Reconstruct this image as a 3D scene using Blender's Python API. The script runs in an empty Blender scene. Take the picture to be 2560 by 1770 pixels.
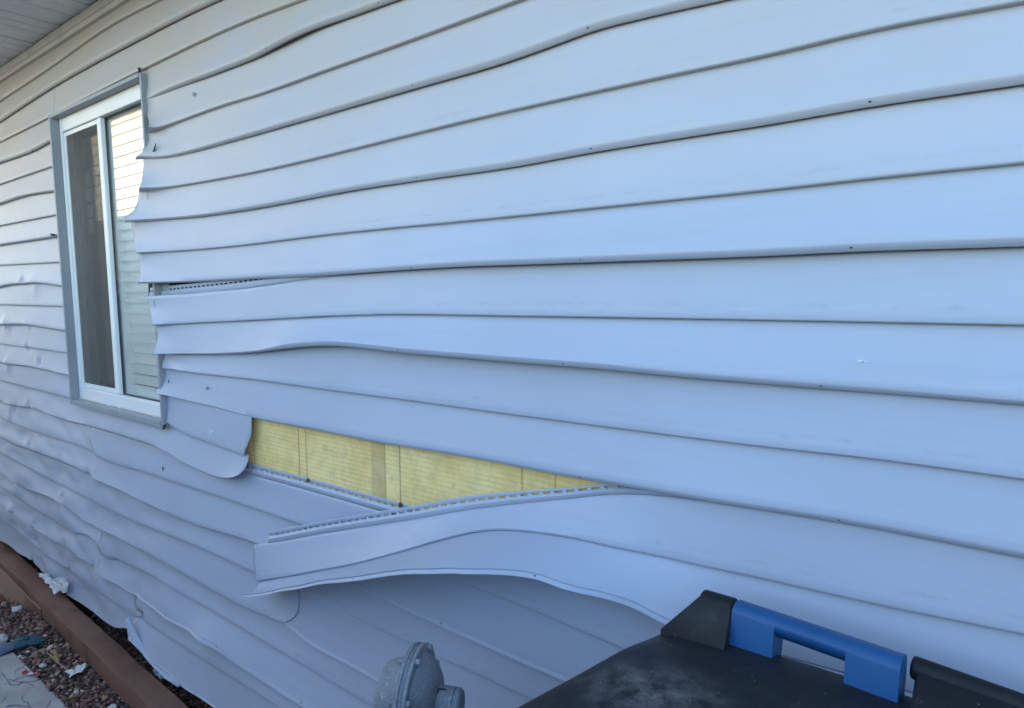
import bpy, bmesh, math, random
import numpy as np
from mathutils import Vector, Matrix, noise

random.seed(7); rng = np.random.default_rng(7)
scene = bpy.context.scene
COL = scene.collection
R = math.radians

# ------------------------------------------------------------------ camera, sky, sun, exposure
PW, PH, FPX = 2560.0, 1770.0, 1608.3189        # measured on the photograph: size and focal length in its pixels
AX = Vector((0.7956920, 0.0524358, -0.6034275))  # the wall's direction, its normal and the vertical in camera axes (x right, y down, z ahead)
AY = Vector((0.6056372, -0.0833857, 0.7913598))
AZ = Vector((-0.0088216, -0.9951368, -0.0981064))
EYE = Vector((0.0, -1.1053, 1.60))              # wall face is the plane y = 0, outside is -y, ground is z = 0

def ray(px, py):
    d = Vector(((px - PW/2)/FPX, (py - PH/2)/FPX, 1.0))
    return Vector((d.dot(AX), d.dot(AY), d.dot(AZ)))
def on_wall(px, py, o=0.0):                    # where that line of sight meets a plane standing o in front of the wall
    r = ray(px, py); t = (-EYE.y - o)/r.y
    return EYE + r*t
def on_level(px, py, z=0.0):
    r = ray(px, py); t = (z - EYE.z)/r.z
    return EYE + r*t

cam = bpy.data.cameras.new("Camera"); cam_o = bpy.data.objects.new("Camera", cam); COL.objects.link(cam_o)
cam.sensor_width = 36.0; cam.lens = FPX/PW*36.0; cam.clip_start = 0.02; cam.clip_end = 2000
right = Vector((AX.x, AY.x, AZ.x)); down = Vector((AX.y, AY.y, AZ.y)); ahead = Vector((AX.z, AY.z, AZ.z))
m = Matrix((( right.x, -down.x, -ahead.x, EYE.x), (right.y, -down.y, -ahead.y, EYE.y), (right.z, -down.z, -ahead.z, EYE.z), (0,0,0,1)))
cam_o.matrix_world = m
scene.camera = cam_o

SUN_EL, SUN_ROT = R(13), R(35)
world = bpy.data.worlds.new("World"); scene.world = world; world.use_nodes = True
wn = world.node_tree.nodes; wl = world.node_tree.links
sky = wn.new('ShaderNodeTexSky'); sky.sky_type = 'NISHITA'; sky.sun_disc = False
sky.sun_elevation = SUN_EL; sky.sun_rotation = SUN_ROT; sky.air_density = 1.0; sky.dust_density = 0.3; sky.ozone_density = 2.0
wl.new(sky.outputs[0], wn['Background'].inputs[0]); wn['Background'].inputs[1].default_value = 0.15
sun = bpy.data.lights.new("Sun", 'SUN'); sun.energy = 2.6; sun.angle = R(0.5); sun.color = (1.0, 0.86, 0.66)
sun_o = bpy.data.objects.new("Sun", sun); COL.objects.link(sun_o)
sd = Vector((math.sin(SUN_ROT)*math.cos(SUN_EL), math.cos(SUN_ROT)*math.cos(SUN_EL), math.sin(SUN_EL)))
sun_o.rotation_euler = sd.to_track_quat('Z', 'Y').to_euler()
sun_o.location = (0, 8, 8)
scene.view_settings.view_transform = 'Standard'; scene.view_settings.look = 'None'
scene.view_settings.exposure = 2.66; scene.view_settings.gamma = 1.0
scene.cycles.max_bounces = 8; scene.cycles.use_denoising = True

# ------------------------------------------------------------------ materials
class NT:
    def __init__(self, name):
        self.m = bpy.data.materials.new(name); self.m.use_nodes = True
        self.n = self.m.node_tree.nodes; self.l = self.m.node_tree.links
        self.b = self.n['Principled BSDF']
    def node(self, t, **k):
        nd = self.n.new(t)
        for a, v in k.items():
            if a.startswith('i_'):
                key = a[2:]; key = int(key) if key.isdigit() else key.replace('_', ' ')
                if hasattr(v, 'links') or isinstance(v, bpy.types.NodeSocket): self.l.new(v, nd.inputs[key])
                else: nd.inputs[key].default_value = v
            else: setattr(nd, a, v)
        return nd
    def noise(self, scale, detail=3, rough=.55, vec=None, dist=0):
        nd = self.node('ShaderNodeTexNoise'); nd.inputs['Scale'].default_value = scale
        nd.inputs['Detail'].default_value = detail; nd.inputs['Roughness'].default_value = rough; nd.inputs['Distortion'].default_value = dist
        if vec is not None: self.l.new(vec, nd.inputs['Vector'])
        return nd.outputs['Fac']
    def ramp(self, fac, *stops):
        nd = self.node('ShaderNodeValToRGB'); self.l.new(fac, nd.inputs[0])
        e = nd.color_ramp.elements
        while len(e) < len(stops): e.new(0.5)
        for i, (p, c) in enumerate(stops):
            e[i].position = p; e[i].color = (c, c, c, 1) if isinstance(c, (int, float)) else (*c, 1)
        return nd.outputs[0]
    def mix(self, fac, a, b, blend='MIX'):
        nd = self.node('ShaderNodeMix', data_type='RGBA', blend_type=blend)
        for s, v in ((nd.inputs[0], fac), (nd.inputs[6], a), (nd.inputs[7], b)):
            if isinstance(v, bpy.types.NodeSocket): self.l.new(v, s)
            elif isinstance(v, (int, float)): s.default_value = v if s.type == 'VALUE' else (v, v, v, 1)
            else: s.default_value = (*v, 1)
        return nd.outputs[2]
    def math(self, op, a, b=0.0, c=0.0):
        nd = self.node('ShaderNodeMath', operation=op)
        for s, v in zip(nd.inputs, (a, b, c)):
            if isinstance(v, bpy.types.NodeSocket): self.l.new(v, s)
            else: s.default_value = v
        return nd.outputs[0]
    def scaled(self, coord, sx, sy, sz):
        nd = self.node('ShaderNodeMapping'); self.l.new(coord, nd.inputs[0]); nd.inputs['Scale'].default_value = (sx, sy, sz)
        return nd.outputs[0]
    def obj(self): return self.node('ShaderNodeTexCoord').outputs['Object']
    def uv(self): return self.node('ShaderNodeTexCoord').outputs['UV']
    def color(self, c):
        if isinstance(c, bpy.types.NodeSocket): self.l.new(c, self.b.inputs['Base Color'])
        else: self.b.inputs['Base Color'].default_value = (*c, 1)
    def rough(self, r):
        if isinstance(r, bpy.types.NodeSocket): self.l.new(r, self.b.inputs['Roughness'])
        else: self.b.inputs['Roughness'].default_value = r
    def bump(self, h, strength=.3, dist=.002):
        nd = self.node('ShaderNodeBump'); nd.inputs['Strength'].default_value = strength; nd.inputs['Distance'].default_value = dist
        self.l.new(h, nd.inputs['Height']); self.l.new(nd.outputs[0], self.b.inputs['Normal'])

def plain(name, c, rough=.5, var=.15, scale=25, bump=.15, metal=0):
    t = NT(name); v = t.obj(); n = t.noise(scale, 4, .6, v)
    t.color(t.mix(t.ramp(n, (.3, 0.0), (.7, 1.0)), tuple(x*(1-var) for x in c), tuple(min(1, x*(1+var)) for x in c)))
    t.rough(rough); t.b.inputs['Metallic'].default_value = metal
    if bump: t.bump(t.noise(scale*6, 3, .6, v), bump, .001)
    return t.m

def siding_material():
    t = NT("vinyl_siding"); uv = t.uv(); ob = t.obj()
    sep = t.node('ShaderNodeSeparateXYZ'); t.l.new(uv, sep.inputs[0]); u, v = sep.outputs[0], sep.outputs[1]
    base = (.413, .447, .537)
    c = t.mix(t.ramp(t.noise(1.6, 3, .5, ob), (.35, 0.), (.65, 1.)), tuple(x*.965 for x in base), tuple(x*1.035 for x in base))
    # dusty streaks that run along each board a little above its lower edge
    w = t.math('ADD', v, t.math('MULTIPLY', t.math('SUBTRACT', t.noise(9, 3, .6, t.scaled(ob, 1, 1, .2)), .5), .14))
    band = t.ramp(t.math('ABSOLUTE', t.math('SUBTRACT', w, .80)), (0.0, 1.0), (.055, 0.0))
    grit = t.ramp(t.noise(30, 4, .7, t.scaled(ob, 1, 1, 2.2)), (.47, 0.0), (.66, 1.0))
    c = t.mix(t.math('MULTIPLY', t.math('MULTIPLY', band, grit), .48), c, (.30, .31, .325))
    streak = t.ramp(t.noise(5, 4, .6, t.scaled(ob, .55, 1, 9)), (.50, 0.0), (.75, 1.0))
    c = t.mix(t.math('MULTIPLY', streak, .32), c, (.36, .38, .41))
    # warm bounce light painted into the colour, stronger towards the eave
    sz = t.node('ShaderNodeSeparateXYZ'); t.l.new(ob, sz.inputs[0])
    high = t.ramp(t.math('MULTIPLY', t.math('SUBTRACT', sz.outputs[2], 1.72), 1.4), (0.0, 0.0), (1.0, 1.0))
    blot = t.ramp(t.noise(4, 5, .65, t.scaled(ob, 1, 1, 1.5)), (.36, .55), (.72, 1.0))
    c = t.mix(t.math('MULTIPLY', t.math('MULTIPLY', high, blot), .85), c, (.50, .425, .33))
    spots = t.node('ShaderNodeTexVoronoi'); spots.inputs['Scale'].default_value = 9; t.l.new(ob, spots.inputs['Vector'])
    sp = t.ramp(spots.outputs['Distance'], (.014, 1.0), (.03, 0.0))
    c = t.mix(t.math('MULTIPLY', sp, .12), c, (.16, .17, .19))
    # weep holes: one every 0.449 m in the bottom lip (its v runs from 2.0 to 2.1)
    fx = t.math('ABSOLUTE', t.math('SUBTRACT', t.math('FRACT', t.math('DIVIDE', u, .467)), .5))
    inx = t.math('LESS_THAN', fx, .0045)
    inv = t.math('LESS_THAN', t.math('ABSOLUTE', t.math('SUBTRACT', v, 2.05)), .014)
    c = t.mix(t.math('MULTIPLY', inx, inv), c, (.03, .03, .034))
    t.color(c)
    t.rough(.42); t.b.inputs['Specular IOR Level'].default_value = .35
    grain = t.noise(60, 4, .6, t.scaled(ob, .12, 1, 1.6))
    t.bump(grain, .22, .0015)
    return t.m

M = {}
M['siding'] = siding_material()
M['trim'] = plain("window_trim_paint", (.29, .315, .345), .5, .06, 8, .05)
M['white'] = plain("white_vinyl", (.78, .78, .77), .38, .03, 6, .03)
M['gasket'] = plain("dark_gasket", (.03, .03, .033), .6, .1, 40, .0)
M['dark'] = plain("dark_void", (.008, .008, .009), .9, .1, 10, 0)
M['moulding'] = plain("eave_moulding_vinyl", (.52, .505, .47), .5, .08, 6, .05)
M['soffit'] = plain("soffit_vinyl", (.76, .76, .755), .55, .10, 5, .08)
M['house_wall'] = plain("house_back_wall", (.40, .41, .43), .7, .05, 3, .1)
M['room'] = plain("room_paint", (.22, .20, .17), .8, .05, 3, 0)
M['roof'] = plain("roof_shingle", (.09, .085, .08), .9, .3, 40, .5)
M['screw'] = plain("painted_screw", (.30, .33, .37), .4, .1, 60, .1)
M['rust'] = plain("rusty_nail", (.12, .055, .03), .7, .4, 200, .3)
M['regulator'] = None

def sheathing_material():
    t = NT("yellow_sheathing"); ob = t.obj()
    sep = t.node('ShaderNodeSeparateXYZ'); t.l.new(ob, sep.inputs[0]); x, z = sep.outputs[0], sep.outputs[2]
    blot = t.noise(7, 5, .62, ob)
    c = t.mix(t.ramp(blot, (.35, 0.0), (.68, 1.0)), (.86, .60, .21), (.97, .76, .345))
    # printed / perforated rows
    fz = t.math('FRACT', t.math('MULTIPLY', t.math('ADD', z, t.math('MULTIPLY', t.noise(2.5, 2, .5, ob), .004)), 80.))
    line = t.ramp(t.math('ABSOLUTE', t.math('SUBTRACT', fz, .5)), (.10, 1.0), (.24, 0.0))
    brk = t.ramp(t.noise(12, 3, .6, t.scaled(ob, .5, 1, 3)), (.35, .15), (.62, 1.0))
    c = t.mix(t.math('MULTIPLY', t.math('MULTIPLY', line, brk), .26), c, (.27, .25, .11))
    for xs, w, a in ((-1.640, .0016, .8), (-1.604, .0016, .7), (-1.262, .0014, .75), (-1.205, .0015, .8), (-1.883, .0016, .6), (-.816, .0012, .7), (-.729, .0012, .5)):
        d = t.math('ABSOLUTE', t.math('SUBTRACT', t.math('ADD', x, t.math('MULTIPLY', t.noise(3, 2, .5, ob), .004)), xs))
        c = t.mix(t.math('MULTIPLY', t.ramp(d, (w, 1.0), (w*2, 0.0)), a), c, (.20, .12, .05))
    d = t.math('ABSOLUTE', t.math('SUBTRACT', x, -1.290))
    c = t.mix(t.math('MULTIPLY', t.ramp(d, (.026, 1.0), (.029, 0.0)), .7), c, t.mix(t.ramp(t.noise(25, 4, .6, ob), (.35, 0.), (.65, 1.)), (.52, .33, .13), (.64, .45, .21)))
    grime = t.ramp(t.noise(30, 6, .75, ob), (.48, 0.0), (.72, 1.0))
    c = t.mix(t.math('MULTIPLY', grime, .45), c, (.30, .28, .17))
    t.color(c); t.rough(.75); t.bump(t.noise(90, 3, .6, ob), .2, .001)
    return t.m
M['sheathing'] = sheathing_material()

def glass_material():
    t = NT("window_glass"); n, l = t.n, t.l
    tr = t.node('ShaderNodeBsdfTransparent'); tr.inputs[0].default_value = (.95, .97, .97, 1)
    gl = t.node('ShaderNodeBsdfGlossy'); gl.inputs['Roughness'].default_value = .004; gl.inputs[0].default_value = (.95, .97, .97, 1)
    lw = t.node('ShaderNodeLayerWeight'); lw.inputs['Blend'].default_value = .5
    refl = t.math('ADD', t.math('MULTIPLY', t.math('POWER', lw.outputs['Facing'], 4.0), .90), .10)
    bp = t.node('ShaderNodeBump'); bp.inputs['Strength'].default_value = .05; bp.inputs['Distance'].default_value = .004
    l.new(t.noise(2.2, 2, .5, t.obj()), bp.inputs['Height']); l.new(bp.outputs[0], gl.inputs['Normal'])
    mx = t.node('ShaderNodeMixShader')
    l.new(refl, mx.inputs[0]); l.new(tr.outputs[0], mx.inputs[1]); l.new(gl.outputs[0], mx.inputs[2])
    l.new(mx.outputs[0], n['Material Output'].inputs[0])
    return t.m
M['glass'] = glass_material()
def screen_material():
    t = NT("insect_screen"); n, l = t.n, t.l
    tr = t.node('ShaderNodeBsdfTransparent'); df = t.node('ShaderNodeBsdfDiffuse')
    df.inputs[0].default_value = (.17, .155, .14, 1)
    mx = t.node('ShaderNodeMixShader'); f = t.ramp(t.noise(6, 3, .5, t.obj()), (.3, .36), (.7, .46))
    l.new(f, mx.inputs[0]); l.new(tr.outputs[0], mx.inputs[1]); l.new(df.outputs[0], mx.inputs[2])
    l.new(mx.outputs[0], n['Material Output'].inputs[0]); return t.m
M['screen'] = screen_material()
def reflection_cloth_material():
    t = NT("reflection_grid_cloth"); ob = t.obj()
    sep = t.node('ShaderNodeSeparateXYZ'); t.l.new(ob, sep.inputs[0])
    a = t.ramp(t.math('FRACT', t.math('MULTIPLY', sep.outputs[2], 15.)), (.10, 1.0), (.18, 0.0))
    b = t.ramp(t.math('FRACT', t.math('MULTIPLY', sep.outputs[0], 22.)), (.10, 1.0), (.18, 0.0))
    c = t.mix(t.math('MAXIMUM', a, b), (.90, .86, .78), (.30, .26, .22))
    t.color(c); t.rough(.9); return t.m
M['reflection_cloth'] = reflection_cloth_material()  # pale grid that stands in for a reflection
def cream_material():
    t = NT("cream_siding"); ob = t.obj()
    c = t.mix(t.ramp(t.noise(3, 4, .6, ob), (.35, 0.), (.65, 1.)), (.66, .60, .47), (.74, .68, .55)); t.color(c); t.rough(.6); return t.m
M['cream'] = cream_material()
def gravel_ground():
    t = NT("dirt_ground"); ob = t.obj()
    c = t.mix(t.ramp(t.noise(40, 6, .7, ob), (.35, 0.), (.65, 1.)), (.05, .032, .025), (.16, .105, .085))
    t.color(c); t.rough(.95); t.bump(t.noise(80, 5, .7, ob), .8, .01); return t.m
M['ground'] = gravel_ground()
def pebble_material():
    t = NT("pebbles"); at = t.node('ShaderNodeAttribute'); at.attribute_name = "Col"
    n = t.noise(120, 4, .6, t.obj()); c = t.mix(t.ramp(n, (.3, 0.), (.7, 1.)), .72, 1.25)
    t.color(t.mix(1.0, at.outputs['Color'], c, 'MULTIPLY')); t.rough(.85); t.bump(t.noise(300, 3, .6, t.obj()), .4, .001); return t.m
M['pebble'] = pebble_material()
def wood_material(name, a, b, wear=.3):
    t = NT(name); ob = t.obj()
    g = t.noise(20, 6, .7, t.scaled(ob, .16, 2.6, 2.6), .8)
    c = t.mix(t.ramp(g, (.30, 0.), (.70, 1.)), a, b)
    kn = t.node('ShaderNodeTexVoronoi'); kn.inputs['Scale'].default_value = 1; t.l.new(t.scaled(ob, 3.1, 9, 9), kn.inputs['Vector'])
    c = t.mix(t.math('MULTIPLY', t.ramp(kn.outputs['Distance'], (.05, 1.), (.20, 0.)), .7), c, tuple(x*.42 for x in a))
    sc = t.ramp(t.noise(22, 5, .7, t.scaled(ob, .4, 1.5, 1.5)), (.60, 0.), (.74, 1.))
    c = t.mix(t.math('MULTIPLY', sc, wear), c, (.24, .155, .115))
    ge = t.node('ShaderNodeNewGeometry'); pt = t.ramp(t.math('ADD', ge.outputs['Pointiness'], t.math('MULTIPLY', t.math('SUBTRACT', t.noise(30, 5, .7, ob), .5), .05)), (.515, 0.), (.545, 1.))
    c = t.mix(t.math('MULTIPLY', pt, .55), c, (.20, .115, .08))
    t.color(c); t.rough(.78); t.bump(g, .35, .003); return t.m
M['beam'] = wood_material("painted_timber", (.068, .016, .007), (.155, .048, .026))
M['plank'] = wood_material("worn_timber", (.11, .052, .027), (.20, .10, .055), .45)
def concrete_material():
    t = NT("concrete"); ob = t.obj()
    c = t.mix(t.ramp(t.noise(5, 5, .6, ob), (.35, 0.), (.65, 1.)), (.33, .30, .265), (.46, .43, .40))
    c = t.mix(t.math('MULTIPLY', t.ramp(t.noise(18, 5, .7, ob), (.52, 0.), (.72, 1.)), .45), c, (.22, .19, .15))
    t.color(c); t.rough(.9); t.bump(t.noise(120, 4, .6, ob), .3, .002); return t.m
M['concrete'] = concrete_material()
def lid_material():
    t = NT("black_bin_plastic"); ob = t.obj()
    c = t.mix(t.ramp(t.noise(5, 4, .6, ob), (.3, 0.), (.7, 1.)), (.007, .008, .0095), (.017, .0185, .021))
    # dried dust patch and scuffs
    d = t.node('ShaderNodeVectorMath', operation='DISTANCE'); t.l.new(t.scaled(ob, 1, 1.35, 0), d.inputs[0]); d.inputs[1].default_value = DUST
    patch = t.math('MULTIPLY', t.ramp(d.outputs['Value'], (.015, 1.0), (.13, 0.0)), t.ramp(t.noise(26, 6, .72, ob), (.40, 0.0), (.68, 1.0)))
    c = t.mix(t.math('MULTIPLY', patch, .9), c, (.20, .19, .17))
    sw = t.ramp(t.noise(20, 6, .7, t.scaled(ob, 1, 1.6, 1), 1.5), (.53, 0.), (.74, 1.))
    c = t.mix(t.math('MULTIPLY', sw, .22), c, (.085, .085, .085))
    v = t.node('ShaderNodeTexVoronoi'); v.inputs['Scale'].default_value = 55; t.l.new(ob, v.inputs['Vector'])
    c = t.mix(t.ramp(v.outputs['Distance'], (.045, .8), (.075, 0.)), c, (.30, .30, .30))
    t.color(c); t.b.inputs['Specular IOR Level'].default_value = .28; t.rough(t.ramp(t.noise(14, 4, .6, ob), (.3, .46), (.7, .66)))
    t.bump(t.noise(260, 3, .6, ob), .25, .0012); return t.m
DUST = on_level(1625, 1738, 1.07) - Vector((-.16, -.46, 0)); DUST = (DUST.x, DUST.y*1.35, 0.0)
def regulator_material():
    t = NT("grey_cast_metal"); ob = t.obj()
    c = t.mix(t.ramp(t.noise(9, 4, .6, ob), (.3, 0.), (.7, 1.)), (.155, .165, .18), (.24, .25, .265))
    c = t.mix(t.ramp(t.noise(190, 4, .75, ob), (.55, 0.), (.68, .85)), c, (.46, .47, .49))
    t.color(c); t.rough(.62); t.b.inputs['Metallic'].default_value = .15; t.bump(t.noise(260, 4, .7, ob), .5, .0012); return t.m
M['regulator'] = regulator_material()
def blue_material():
    t = NT("blue_bin_plastic"); ob = t.obj()
    c = t.mix(t.ramp(t.noise(8, 4, .6, ob), (.3, 0.), (.7, 1.)), (.005, .066, .190), (.008, .085, .235))
    c = t.mix(t.ramp(t.noise(60, 5, .7, ob), (.66, 0.), (.78, .4)), c, (.25, .33, .45))
    t.color(c); t.rough(.45); t.bump(t.noise(200, 3, .6, ob), .12, .001); return t.m
M['blue'] = blue_material()
M['lid'] = lid_material()
M['shade_fence'] = plain("shade_fence_boards", (.085,.078,.07), .85, .2, 12, .3)  # dark boards of the added light blocker
M['blind'] = plain("blind_slats", (.88,.88,.87), .5, .03, 6, 0)
M['scuff'] = plain("scuffed_vinyl", (.72,.74,.77), .6, .1, 80, 0)
M['paper'] = plain("white_paper", (.66, .66, .66), .8, .06, 30, .3)
M['red'] = plain("red_wrapper_foil", (.42, .018, .022), .35, .2, 60, .2)
M['glove'] = plain("teal_glove_rubber", (.011, .062, .085), .6, .35, 40, .4)
M['cuff'] = plain("grey_glove_cuff", (.12, .15, .20), .75, .15, 60, .5)
M['leaf'] = plain("dry_leaf", (.30, .19, .09), .8, .3, 40, .4)
M['straw'] = plain("dry_stem", (.36, .26, .17), .8, .2, 40, .3)
M['needle'] = plain("dark_needle", (.035, .03, .028), .8, .2, 40, .2)
M['whitestone'] = plain("pale_stone", (.52, .50, .47), .8, .15, 60, .3)
M['marker'] = plain("black_marker", (.008, .008, .012), .5, .1, 40, 0)
M['tyre'] = plain("black_rubber", (.02, .02, .02), .8, .1, 40, .2)

# ------------------------------------------------------------------ object helpers
def tag(o, label=None, cat=None, group=None, kind=None):
    if label: o['label'] = label
    if cat: o['category'] = cat
    if group: o['group'] = group
    if kind: o['kind'] = kind
    return o
def empty(name, loc, label, cat, group=None, rz=0):
    o = bpy.data.objects.new(name, None); COL.objects.link(o); o.location = loc; o.rotation_euler = (0, 0, rz); o.empty_display_size = .1
    return tag(o, label, cat, group)
def mesh(name, verts, faces, mat, parent=None, smooth=None, loc=None, uvs=None):
    me = bpy.data.meshes.new(name); me.from_pydata([tuple(v) for v in verts], [], faces)
    for mm in (mat if isinstance(mat, (list, tuple)) else [mat]): me.materials.append(mm)
    if uvs is not None:
        lay = me.uv_layers.new(name="UVMap"); idx = np.empty(len(me.loops), dtype=np.int32); me.loops.foreach_get('vertex_index', idx)
        lay.data.foreach_set('uv', np.asarray(uvs, dtype=np.float32)[idx].ravel())
    if smooth is not None:
        me.shade_smooth(); me.set_sharp_from_angle(angle=R(smooth))
    o = bpy.data.objects.new(name, me); COL.objects.link(o)
    if parent: o.parent = parent
    if loc is not None: o.location = loc
    return o
class MB:                                       # collects shapes for ONE mesh
    def __init__(self): self.v = []; self.f = []; self.mi = []
    def add(self, v, f, mi=0):
        k = len(self.v); self.v += [tuple(p) for p in v]; self.f += [tuple(i + k for i in q) for q in f]; self.mi += [mi]*len(f)
    def box(self, a, b, mi=0):
        x0, y0, z0 = a; x1, y1, z1 = b
        self.add([(x0,y0,z0),(x1,y0,z0),(x1,y1,z0),(x0,y1,z0),(x0,y0,z1),(x1,y0,z1),(x1,y1,z1),(x0,y1,z1)],
                 [(0,3,2,1),(4,5,6,7),(0,1,5,4),(1,2,6,5),(2,3,7,6),(3,0,4,7)], mi)
    def prism(self, prof, p0, p1, mi=0):        # closed profile of 3-D points near p0, swept to p1
        d = Vector(p1) - Vector(p0); n = len(prof)
        v = [Vector(p) for p in prof] + [Vector(p) + d for p in prof]
        self.add(v, [tuple(range(n))[::-1], tuple(range(n, 2*n))] + [(i, (i+1) % n, n + (i+1) % n, n + i) for i in range(n)], mi)
    def tube(self, pts, rad, seg=12, cap=True, mi=0):
        pts = [Vector(p) for p in pts]; rad = rad if isinstance(rad, (list, tuple)) else [rad]*len(pts)
        v = []; f = []; up = None
        for i, p in enumerate(pts):
            t = (pts[min(i+1, len(pts)-1)] - pts[max(i-1, 0)]).normalized()
            if up is None: up = t.orthogonal().normalized()
            up = (up - t*up.dot(t)).normalized(); s = t.cross(up)
            for k in range(seg):
                a = 2*math.pi*k/seg; v.append(p + (up*math.cos(a) + s*math.sin(a))*rad[i])
        for i in range(len(pts)-1):
            for k in range(seg):
                f.append((i*seg+k, i*seg+(k+1) % seg, (i+1)*seg+(k+1) % seg, (i+1)*seg+k))
        if cap: f += [tuple(range(seg))[::-1], tuple(range((len(pts)-1)*seg, len(pts)*seg))]
        self.add(v, f, mi)
    def lathe(self, prof, axis, origin, seg=48, mi=0):   # prof: (distance along axis, radius)
        a = Vector(axis).normalized(); u = a.orthogonal().normalized(); w = a.cross(u); o = Vector(origin); v = []; f = []
        for (d, r) in prof:
            for k in range(seg):
                t = 2*math.pi*k/seg; v.append(o + a*d + (u*math.cos(t) + w*math.sin(t))*max(r, 1e-5))
        for i in range(len(prof)-1):
            for k in range(seg): f.append((i*seg+k, i*seg+(k+1) % seg, (i+1)*seg+(k+1) % seg, (i+1)*seg+k))
        f += [tuple(range(seg))[::-1], tuple(range((len(prof)-1)*seg, len(prof)*seg))]
        self.add(v, f, mi)
    def build(self, name, mat, parent=None, smooth=None, bevel=0, loc=None):
        o = mesh(name, self.v, self.f, mat, parent, smooth, loc)
        bm = bmesh.new(); bm.from_mesh(o.data)
        for fc, mi in zip(bm.faces, self.mi): fc.material_index = mi
        bmesh.ops.recalc_face_normals(bm, faces=bm.faces); bm.to_mesh(o.data); bm.free()
        if smooth is not None: o.data.shade_smooth(); o.data.set_sharp_from_angle(angle=R(smooth))
        if bevel:
            b = o.modifiers.new("bevel", 'BEVEL'); b.width = bevel; b.segments = 2; b.limit_method = 'ANGLE'; b.angle_limit = R(40)
        return o

# ------------------------------------------------------------------ ground
g = MB(); g.add([(-400,-400,-.012),(400,-400,-.012),(400,400,-.012),(-400,400,-.012)], [(0,1,2,3)])
tag(g.build("ground", M['ground']), kind='structure')
s = MB()
s.prism([(-3.46,-.285,-.01),(-3.46,-.285,.006),(-3.46,-1.9,.006),(-3.46,-1.9,-.01)], (-3.46,0,0), (1.6,0,0))
pv = s.build("pavement", M['concrete'], None, None, .012)
tag(pv, kind='structure')

# ------------------------------------------------------------------ the house
house = empty("house", (0, 0, 0), "pale blue grey house with warped loose vinyl siding and one sliding window", "house")
XW0, XW1 = -8.6, 3.2                            # the wall's two ends

class Line:                                     # a board edge: z (and stand-off o) as smooth functions of x along the wall
    def __init__(self, pts, o=.016):
        P = [on_wall(p[0], p[1], p[2] if len(p) > 2 else o) for p in pts]
        P.sort(key=lambda p: p.x)
        self.x = np.array([p.x for p in P]); self.z = np.array([p.z for p in P])
        d = np.diff(self.z)/np.diff(self.x); self.m = np.empty(len(P))
        h = np.diff(self.x)
        if len(P) > 2: self.m[1:-1] = (d[:-1]*h[1:] + d[1:]*h[:-1])/(h[:-1] + h[1:])
        self.m[0], self.m[-1] = d[0], d[-1]
    def __call__(self, x):
        x = np.asarray(x, float); i = np.clip(np.searchsorted(self.x, x) - 1, 0, len(self.x) - 2)
        h = self.x[i+1] - self.x[i]; t = np.clip((x - self.x[i])/h, 0, 1)
        z = (2*t**3-3*t**2+1)*self.z[i] + (t**3-2*t**2+t)*h*self.m[i] + (-2*t**3+3*t**2)*self.z[i+1] + (t**3-t**2)*h*self.m[i+1]
        ex = np.where(x < self.x[0], self.m[0]*.25*(1-np.exp((x-self.x[0])*2.))*-1/2*2, 0) + np.where(x > self.x[-1], self.m[-1]*.5*(1-np.exp(-(x-self.x[-1])*2.)), 0)
        return z + ex
def X(px): return on_wall(px, 800, .012).x
def K(*kn):                                     # stand-off along the wall: knots (photo column, metres)
    xs = np.array([X(k[0]) for k in kn]); os = np.array([k[1] for k in kn])
    def f(x):
        x = np.asarray(x, float); i = np.clip(np.searchsorted(xs, x) - 1, 0, len(xs) - 2)
        t = np.clip((x - xs[i])/(xs[i+1]-xs[i]), 0, 1); t = t*t*(3-2*t)
        return os[i]*(1-t) + os[i+1]*t
    return f
def const(c): return lambda x: np.zeros_like(np.asarray(x, float)) + c

Ls = {}
# below the eave, left to right, traced on the wall plane (photo pixels)
Ls['L2'] = Line([(0,303),(129,218),(333,105),(510,15),(547,-2)])
Ls['L1'] = Line([(0,251),(111,177),(288,55),(397,-2)])
Ls['L3'] = Line([(0,354),(46,331),(126,290),(353,174),(640,41),(762,-5)])
Ls['L4'] = Line([(0,407),(81,377),(126,353)])
Ls['R4'] = Line([(349,257),(407,229),(536,181),(640,140),(715,104),(788,70),(877,37),(973,2)], .02)
Ls['L5'] = Line([(0,460),(127,416)])
Ls['R5'] = Line([(366,335),(480,290),(555,263),(640,237),(847,163),(1010,105),(1280,5)])
Ls['L6'] = Line([(0,510),(63,490),(131,479)])
Ls['R6'] = Line([(342,393),(406,395),(480,378),(555,357),(640,333),(899,258),(1054,213),(1280,146),(1380,110),(1472,76),(1613,39),(1790,-1)], .02)
Ls['L7'] = Line([(0,564),(133,538)])
Ls['R7'] = Line([(342,484),(444,466),(640,429),(1280,275),(1650,193),(1920,136),(2216,67),(2560,3)])
Ls['L8'] = Line([(0,613),(60,604),(126,594)], .02)
Ls['R8'] = Line([(311,545),(351,551),(462,545),(640,520),(899,472),(1065,447),(1280,416),(1480,379),(1753,335),(1920,309),(2160,267),(2560,207)], .02)
Ls['L9'] = Line([(0,663),(142,656)])
Ls['R9'] = Line([(340,637),(640,609),(788,590),(1280,541),(1650,503),(1920,475),(2234,440),(2560,407)])
Ls['L10'] = Line([(0,718),(22,713),(50,711),(87,709),(115,711),(146,716)], .018)
Ls['R10'] = Line([(344,710,.016),(444,707,.016),(640,697,.02),(800,689,.025),(973,677,.032),(1157,666,.036),(1280,662,.036),(1539,653,.036),(1920,639,.034),(2134,629,.032),(2560,615,.03)])
Ls['T12R'] = Line([(373,743),(640,716),(800,691),(1000,664),(1280,645),(1920,620),(2560,597)], .005)
Ls['L11'] = Line([(0,762),(150,766)])
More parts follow.
